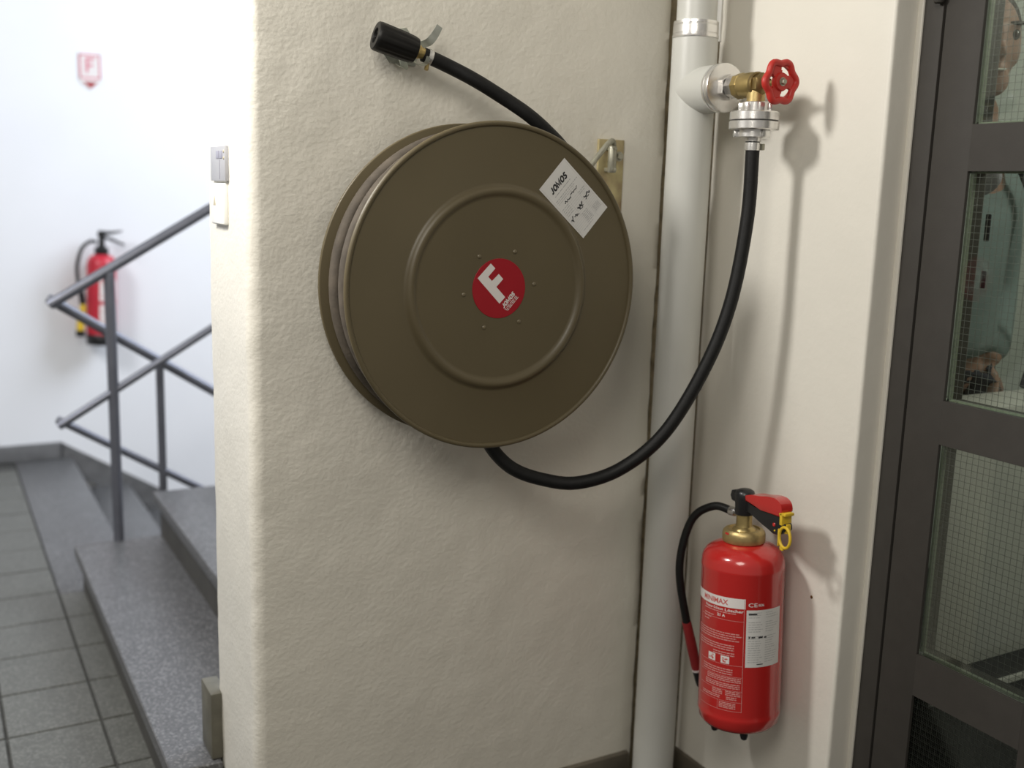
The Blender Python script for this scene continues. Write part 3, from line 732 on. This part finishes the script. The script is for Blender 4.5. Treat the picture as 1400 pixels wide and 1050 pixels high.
# outlet downwards: stub, lugged collar, two coupling rings, tail
OX = Matrix.Translation((PC.x, 1.692, 0))
bm = NB(); lathe(bm, [(0, 1.71), (.0185, 1.71), (.0185, 1.6815), (0, 1.6815)], 32, OX); put('outlet_stub', bm, 'brass_light', vl)
bm = NB(); lathe(bm, [(0, 1.6822), (.026, 1.6822), (.0275, 1.681), (.0275, 1.662), (0, 1.662)], 40, OX)
for k in range(6): box(bm, (.026, -.0055, 1.6625), (.0335, .0055, 1.6805), .0012, OX @ Matrix.Rotation(2 * PI * k / 6 + .25, 4, 'Z'))
put('lug_collar', bm, 'alu', vl)
bm = NB(); lathe(bm, [(0, 1.6632), (.0475, 1.6632), (.0500, 1.661), (.0503, 1.6465), (.048, 1.6452), (0, 1.6452)], 64, OX); put('coupling_ring', bm, 'alu', vl)
bm = NB(); lathe(bm, [(0, 1.6440), (.0485, 1.6440), (.0505, 1.6425), (.0505, 1.6285), (.0485, 1.6268), (.039, 1.6255), (0, 1.6255)], 64, OX); put('coupling_ring', bm, 'alu', vl)
bm = NB(); lathe(bm, [(0, 1.6262), (.034, 1.6262), (.034, 1.6125), (.030, 1.6105), (0, 1.6105)], 48, OX)
for k in range(3): box(bm, (.032, -.010, 1.6115), (.0405, .010, 1.6258), .0015, OX @ Matrix.Rotation(2 * PI * k / 3 + .5, 4, 'Z'))
put('claw_ring', bm, 'alu', vl)
bm = NB(); lathe(bm, [(0, 1.6110), (.0165, 1.6110), (.0165, 1.604), (.0145, 1.603), (0, 1.603)], 32, OX); put('hose_tail', bm, 'alu', vl)

sh = thing('supply_hose', 'black rubber hose looping from the brass valve down to the underside of the reel', 'hose', (PC.x, 1.692, 1.60))
bm = NB(); tube(bm, spline([(PC.x, 1.692, 1.6035), (PC.x + .001, 1.692, 1.577), (1.4986, 1.691, 1.4464), (1.4743, 1.695, 1.2793), (1.4296, 1.71, 1.1395), (1.3568, 1.74, .9969), (1.2728, 1.775, .9167), (1.1827, 1.805, .8865), (1.1101, 1.835, .8947), (1.0498, 1.855, .9198), (1.008, 1.87, .9643), (.985, 1.878, 1.02), (.975, 1.882, 1.08)], 10), .0142, 22)
put('hose_tube', bm, 'hose_black', sh)
bm = NB(); lathe(bm, [(.0142, 1.586), (.0156, 1.586), (.0158, 1.594), (.0156, 1.6015), (.0142, 1.6015)], 36, OX); cl = put('hose_clamp', bm, 'alu', sh)
bm = NB(); box(bm, (1.5135, 1.678, 1.587), (1.521, 1.690, 1.600), .001); put('clamp_screw', bm, 'zinc_grey', cl)

# ================================================================ WALL EXTINGUISHER (near)
EX = thing('fire_extinguisher', 'shiny red fire extinguisher with brass collar hanging beside the grey door', 'fire extinguisher', (0, 0, 0))
EM = Matrix.Translation((1.507, 1.617, .36)) @ Matrix.Rotation(math.radians(-3.4), 4, 'X').inverted() @ Matrix.Rotation(-PI / 2, 4, 'Z')
# local frame: +x along the lever, -y out from the wall, +z up
lean = Matrix.Rotation(math.radians(-3.4), 4, 'X')
EM = Matrix.Translation((1.507, 1.617, .36)) @ lean @ Matrix.Rotation(-PI / 2, 4, 'Z')
EX.matrix_world = EM; ORG[EX.name] = Vector()      # parts of this thing are built in its own frame
ER = .088
bm = NB(); lathe(bm, [(0, .012), (.030, .010), (.055, .002), (.066, .0), (.078, .004), (.085, .013), (.0872, .026), (.0885, .030), (.0885, .036), (.0875, .040), (ER, .046), (ER, .350), (.0887, .353), (.0887, .358), (ER, .361), (.0872, .370), (.084, .380), (.077, .389), (.066, .396), (.054, .401), (.044, .404), (.036, .408), (0, .408)], 96)
cyl = put('cylinder', bm, 'red', EX, smooth=60)
bm = NB(); lathe(bm, [(0, .406), (.0448, .406), (.0456, .408), (.0456, .4225), (.0440, .4285), (.040, .4325), (.034, .4335), (.033, .4305), (0, .4305)], 64); ck = put('neck_ring', bm, 'brass_light', EX)
bm = NB(); box(bm, (-.008, -.0456, .424), (.003, -.0405, .4285), .001); put('red_mark', bm, 'red', ck)
bm = NB(); lathe(bm, [(0, .430), (.026, .430), (.024, .434), (.0185, .438), (.0170, .444), (.0170, .468), (0, .468)], 40); put('valve_stem', bm, 'brass', EX)
bm = NB()
lathe(bm, [(0, .464), (.0195, .464), (.0205, .466), (.0205, .494), (.0215, .500), (.0215, .508), (.019, .515), (.012, .519), (0, .520)], 40)
prism(bm, [(-.036, .500), (-.031, .490), (-.015, .486), (.010, .486), (.010, .512), (-.018, .515), (-.032, .512)], -.012, .012, Matrix(((1, 0, 0, 0), (0, 0, -1, 0), (0, 1, 0, 0), (0, 0, 0, 1))), .005, 3)
put('valve_head', bm, 'black', EX, smooth=50)
XZ = Matrix(((1, 0, 0, 0), (0, 0, -1, 0), (0, 1, 0, 0), (0, 0, 0, 1)))
def curve2(pts, n=5): return [(p.x, p.y) for p in spline([Vector((a, b, 0)) for a, b in pts], n)]
top = curve2([(.014, .509), (.035, .515), (.062, .518), (.086, .522), (.106, .522), (.119, .517), (.126, .507), (.126, .494), (.120, .486)])
bm = NB(); prism(bm, top + [(.115, .485), (.065, .489), (.016, .497)], -.0150, .0150, XZ, .0065, 4); put('lever', bm, 'red', EX, smooth=50)
bm = NB(); prism(bm, [(.010, .500), (.040, .489), (.080, .487), (.116, .486), (.132, .470), (.133, .461), (.125, .452), (.112, .446), (.099, .446)] + curve2([(.085, .452), (.062, .460), (.042, .468), (.026, .475)]) + [(.012, .476)], -.0105, .0105, XZ, .0012, 2); hn = put('carrying_handle', bm, 'black', EX, smooth=50)
bm = NB(); lathe(bm, [(0, 0), (.0040, 0), (.0040, .0012), (.0028, .0022), (0, .0024)], 20, at((.102, -.0103, .466), (0, -1, 0))); put('rivet', bm, 'red', hn, label='red rivet head')
bm = NB(); lathe(bm, [(0, 0), (.0022, 0), (.0016, .0014), (0, .0016)], 12, at((.104, -.0103, .454), (0, -1, 0))); put('pin_tip', bm, 'yellow', hn)
bm = NB()
tube(bm, [(.136 + .0155 * math.cos(a), -.013, .4465 + .0215 * math.sin(a)) for a in [2 * PI * k / 40 for k in range(40)]], .0032, 10, closed=True)
box(bm, (.121, -.0155, .470), (.129, .012, .496), .002); box(bm, (.119, -.0155, .490), (.138, .010, .4965), .002)
box(bm, (.124, -.0155, .4185), (.134, -.0115, .4275), .0012); box(bm, (.1175, -.0155, .426), (.121, -.0115, .462), .001); box(bm, (.120, -.006, .452), (.134, .006, .472), .002)
put('safety_pin', bm, 'yellow', EX, label='yellow safety pin with pull ring')
EI = EM.inverted()
def el(p): return EI @ Vector(p)
hp = [el(p) for p in ((1.507, 1.679, .8195), (1.49, 1.7271, .8196), (1.46, 1.7623, .7795), (1.44, 1.7685, .6727), (1.46, 1.755, .5403))]
he = [el(p) for p in ((1.46, 1.755, .5403), (1.492, 1.7555, .440), (1.505, 1.7520, .400))]
bm = NB(); tube(bm, spline(hp + he[1:2], 10), .0090, 18); put('hose', bm, 'hose_black', EX)
dv = (hp[1] - hp[0]).normalized()
bm = NB(); lathe(bm, [(0, -.016), (.0082, -.016), (.0082, -.006), (.0102, -.005), (.0102, .009), (.0095, .010), (0, .010)], 28, at(hp[0], dv)); put('ferrule', bm, 'chrome', EX)
sd = (he[1] - he[0]).normalized()
bm = NB(); lathe(bm, [(0, -.004), (.0098, -.004), (.0105, .0), (.0118, .06), (.0112, .123), (0, .123)], 28, at(he[0], sd)); put('nozzle_grip', bm, 'red_sleeve', EX, label='dark red nozzle sleeve')
bm = NB(); lathe(bm, [(0, .122), (.0118, .122), (.0118, .127), (0, .127)], 28, at(he[0], sd)); put('band', bm, 'white_print', EX)
bm = NB(); lathe(bm, [(0, .126), (.0105, .126), (.0085, .165), (.0075, .170), (.0045, .170), (.0040, .160), (0, .160)], 28, at(he[0], sd)); put('nozzle', bm, 'black', EX)
for a in (-110, -28, 62, 152):
    x, y = .054 * math.cos(math.radians(a)), .054 * math.sin(math.radians(a))
    bm = NB(); lathe(bm, [(0, .010), (.0092, .010), (.0088, -.010), (.0065, -.018), (.003, -.0205), (0, -.021)], 20, Matrix.Translation((x, y, 0))); put('foot', bm, 'black', EX)
bm = NB(); box(bm, (-.030, ER - .006, .20), (-.006, .128, .29), .001); put('wall_hook', bm, 'black', EX)
# printed label and white inspection sticker wrapped round the cylinder; s = arc length from the divider, negative to the left
PHI0 = math.radians(-36)      # direction of the divider line
def wrap(r):
    return lambda p: Vector((r * math.cos(PHI0 + p.x / ER), r * math.sin(PHI0 + p.x / ER), p.y))
wr, wr2 = wrap(ER + .0003), wrap(ER + .0005)
LB = .052; TP = .304
bm = NB(); quad(bm, -.150, TP - .0215, -.001, TP, 0, None, wr, 40); put('label_band', bm, 'white_print', cyl, label='white header band lettered in red')
bm = text_bm('MINIMAX', .0115, .066, .02, 0, None, None, lambda p: wr2(p + Vector((-.103, TP - .0165, 0)))); put('lettering', bm, 'red_print', cyl)
bm = text_bm('CE', .0085, .019, .01, 0, None, None, lambda p: wr2(p + Vector((.005, TP - .0165, 0)))); put('lettering', bm, 'white_print', cyl)
bm = text_bm('0036', .0055, .013, .02, 0, None, None, lambda p: wr2(p + Vector((.026, TP - .0155, 0))))
put('lettering', bm, 'white_print', cyl)
bm = text_bm('Wasser-Schaum', .0062, .050, .01, 0, None, None, lambda p: wr2(p + Vector((-.098, TP - .030, 0)))); put('lettering', bm, 'white_print', cyl)
bm = text_bm('Löscher', .0062, .040, .02, 0, None, None, lambda p: wr2(p + Vector((-.044, TP - .0305, 0))))
put('lettering', bm, 'white_print', cyl)
bm = text_bm('21 A', .0062, .019, .03, 0, None, None, lambda p: wr2(p + Vector((-.062, TP - .0435, 0))))
put('lettering', bm, 'white_print', cyl)
bm = NB()
def wl(x0, x1, dz, h=.0022, lo=.004, hi=.012, g=.0012): words(bm, x0, x1, TP - dz, h, None, lo, hi, g, wr2, 2)
wl(-.100, -.020, .0345, .0018); wl(-.100, -.070, .046); wl(-.100, -.078, .052); wl(-.100, -.084, .058)
for d in (.079, .084, .089, .094): wl(-.125, -.006 - .006 * ((d * 1000) % 3), d)
for d in (.105, .110, .115): wl(-.125, -.022, d)
for d in (.122, .127): wl(-.070, -.020, d)
for d in (.158, .163, .168): wl(-.100, -.024, d)
for d in (.176, .180, .184): wl(-.085, -.006, d)
for d in (.190, .194, .198): wl(-.090, -.008, d)
for d in (.206, .210, .214): wl(-.070, -.045, d); wl(-.038, -.006, d)
for d in (.219, .223): wl(-.100, -.050, d); wl(-.036, -.014, d)
for d in (.232, .2355, .239, .2425): wl(-.052, -.016, d, .002)
for d, a in ((.0495, -.11), (.147, -.11), (.172, -.11), (.2025, -.11), (.2275, -.11), (.248, -.11)): quad(bm, a, TP - d, -.003, TP - d + .0007, 0, None, wr2, 30)
quad(bm, -.0037, TP - .248, -.0028, TP - .001, 0, None, wr2); quad(bm, -.056, TP - .248, -.0554, TP - .2275, 0, None, wr2)
put('fine_print', bm, 'pale_print', cyl, kind='stuff')
for x in (-.0505, -.083):
    bm = NB(); quad(bm, x, TP - .1445, x + .019, TP - .1285, 0, None, wrap(ER + .0004), 5)
    put('pictogram', bm, 'white_print', cyl)
bm = NB()
for x in (-.0505, -.083):
    for k in range(7):
        a, b = random.uniform(.002, .014), random.uniform(.002, .011); quad(bm, x + a, TP - .1445 + b, x + a + .004, TP - .1445 + b + .0028, 0, None, wrap(ER + .0006))
put('pictogram_print', bm, 'red_print', cyl, kind='stuff')
bm = NB(); quad(bm, .0015, TP - .148, .088, TP - .0235, 0, None, wr, 26); stk = put('sticker', bm, 'paper', cyl, label='white inspection sticker')
bm = NB()
for k in range(22):
    d = .030 + .0051 * k
    if k in (3, 9): continue
    words(bm, .006, .030 + random.uniform(0, .008), TP - d, .0014, None, .003, .009, .0013, wr2, 2); words(bm, .044, .060 + random.uniform(0, .02), TP - d, .0013, None, .003, .009, .0013, wr2, 2)
put('fine_print', bm, 'grey_print', cyl, kind='stuff')
bm = NB(); quad(bm, .028, TP - .0845, .038, TP - .080, 0, None, wr2, 2); quad(bm, .007, TP - .0845, .010, TP - .080, 0, None, wr2); quad(bm, .013, TP - .0840, .021, TP - .081, 0, None, wr2, 2); quad(bm, .006, TP - .034, .024, TP - .0305, 0, None, wr2, 3); quad(bm, .041, TP - .0845, .047, TP - .0815, 0, None, wr2, 2); quad(bm, .026, TP - .1425, .040, TP - .1405, 0, None, wr2, 3)
put('handwriting', bm, 'black_print', cyl, kind='stuff')

# ================================================================ FAR EXTINGUISHER, SIGN, SWITCHES
E2 = thing('fire_extinguisher', 'blurred red extinguisher with black base on the far white wall behind the railing', 'fire extinguisher', (.802, 5.885, .628))
B2 = Matrix.Translation((.802, 5.885, .628)) @ Matrix.Rotation(math.radians(2.2), 4, 'Y')
R2 = .0735
bm = NB(); lathe(bm, [(0, .03), (R2, .03), (R2, .425), (.070, .440), (.058, .462), (.036, .474), (0, .476)], 48, B2); put('cylinder', bm, 'red_far', E2)
bm = NB(); lathe(bm, [(0, 0), (.072, 0), (.0755, .008), (.0755, .052), (.0735, .056), (0, .056)], 48, B2); put('base_boot', bm, 'black', E2)
bm = NB(); lathe(bm, [(0, .472), (.034, .472), (.036, .478), (.036, .505), (.030, .512), (.017, .518), (.015, .560), (.020, .566), (.020, .590), (0, .592)], 32, B2); put('valve_head', bm, 'black', E2)
BX = B2 @ XZ
bm = NB(); prism(bm, [(-.022, .575), (.040, .578), (.100, .596), (.102, .604), (.045, .596), (-.015, .598)], -.012, .012, BX, .002, 1); put('lever', bm, 'black', E2)
bm = NB(); prism(bm, [(-.010, .560), (.030, .552), (.112, .522), (.116, .532), (.050, .562), (-.010, .578)], -.010, .010, BX, .002, 1); put('carrying_handle', bm, 'black', E2)
bm = NB(); tube(bm, spline([(.795, 5.875, 1.165), (.765, 5.862, 1.170), (.722, 5.855, 1.135), (.697, 5.855, 1.060), (.694, 5.86, .99), (.703, 5.865, .935)], 8), .0095, 14); put('hose', bm, 'hose_black', E2)
bm = NB(); tube(bm, [(.703, 5.865, .94), (.713, 5.868, .885), (.716, 5.87, .845)], .016, 16); put('nozzle_grip', bm, 'black', E2)
bm = NB(); tube(bm, [(.716, 5.87, .848), (.716, 5.87, .800)], .015, 16); put('nozzle_ring', bm, 'yellow', E2, label='yellow nozzle ring')
bm = NB(); tube(bm, spline([(.704, 5.868, .760), (.700, 5.868, .735), (.700, 5.868, .705)], 4), .019, 16); put('nozzle_ring', bm, 'yellow', E2, label='yellow nozzle ring')
bm = NB(); tube(bm, [(.714, 5.868, .802), (.704, 5.868, .758)], .010, 12); put('nozzle_joint', bm, 'black', E2)
bm = NB(); tube(bm, [(.699, 5.868, .708), (.698, 5.868, .675)], .023, 16); put('nozzle', bm, 'black', E2)
bm = NB(); box(bm, (.775, 5.95, .80), (.835, 6.001, 1.05), .002); put('wall_bracket', bm, 'black', E2)
def w2(r): return lambda p: B2 @ Vector((r * math.cos(math.radians(-82) + p.x / R2), r * math.sin(math.radians(-82) + p.x / R2), p.y))
bm = NB(); quad(bm, -.030, .080, .070, .215, 0, None, w2(R2 + .0005), 14); put('label_print', bm, 'white_print', E2)
bm = NB(); quad(bm, -.030, .235, .070, .345, 0, None, w2(R2 + .0005), 14); put('label_print', bm, 'white_print', E2)
bm = NB()
for d in (.10, .12, .14, .17, .19, .25, .27, .30): words(bm, -.024, .060, d, .004, None, .008, .02, .004, w2(R2 + .0009), 2)
quad(bm, -.020, .325, .030, .338, 0, None, w2(R2 + .0009), 4); put('label_lettering', bm, 'red_print', E2, kind='stuff')

sg = thing('fire_sign', 'small red and white F sign with down arrow on the far white wall', 'sign', (.815, 6.0, 2.03))
GM = rm(5.9985, .8145, 2.0)
bm = NB(); prism(bm, [(-.055, -.008), (-.042, -.026), (0, -.058), (.042, -.026), (.055, -.008), (.055, .124), (-.055, .124)], 0, .003, GM); put('sign_plate', bm, 'white_print', sg, smooth=0)
bm = NB()
for (a, b, c, d) in ((-.052, .113, .052, .121), (-.052, -.002, -.044, .121), (.044, -.002, .052, .121), (-.052, -.002, .052, .006)): quad(bm, a, b, c, d, .0034, GM)
for (a, b, c, d) in ((-.020, .028, -.008, .102), (-.008, .090, .022, .102), (-.008, .060, .016, .071)): quad(bm, a, b, c, d, .0034, GM)
put('sign_print', bm, 'pink_print', sg, smooth=0)
bm = NB(); prism(bm, [(-.036, -.018), (0, -.050), (.036, -.018)], .003, .0036, GM); put('arrow', bm, 'red_badge', sg, smooth=0)

s1 = thing('wall_switch', 'grey metal plate with small dark windows on the end face of the cream wall', 'switch', (.541, 2.19, 1.525))
bm = NB(); box(bm, (.533, 2.132, 1.4915), (.5435, 2.250, 1.5605), .0015); put('cover_plate', bm, 'grey_plastic', s1)
bm = NB(); box(bm, (.5318, 2.150, 1.536), (.5338, 2.172, 1.551), .0004); box(bm, (.5318, 2.178, 1.536), (.5338, 2.198, 1.551), .0004); put('window', bm, 'slot', s1)
bm = NB(); box(bm, (.5322, 2.1725, 1.495), (.5334, 2.1735, 1.536)); put('seam', bm, 'slot', s1)
for z in (1.5365, 1.5495):
    bm = NB(); lathe(bm, [(0, 0), (.003, 0), (.0025, .0015), (0, .0018)], 12, at((.533, 2.139, z), (-1, 0, 0))); put('screw', bm, 'brown_mark', s1)
s2 = thing('wall_switch', 'white rounded switch plate under the grey metal plate', 'switch', (.541, 2.19, 1.445))
bm = NB(); box(bm, (.531, 2.143, 1.404), (.5435, 2.243, 1.4875), .004, seg=3); put('rocker_plate', bm, 'white_plastic', s2)
bm = NB(); prism(bm, [(-.010, -.008), (.010, -.008), (0, .012)], 0, .0008, at((.5312, 2.212, 1.4505), (-1, 0, 0), (0, -1, 0)), 0); put('indicator_mark', bm, 'brown_mark', s2)

# small plug hole beside the extinguisher
bm = NB(); lathe(bm, [(0, 0), (.0035, 0), (.0030, .0012), (0, .0016)], 16, at((XD + .0002, 1.5395, .655), (-1, 0, 0)))
tag(put('wall_plug', bm, 'brass_dark'), 'tiny brown plug in the wall right of the near extinguisher', 'plug')
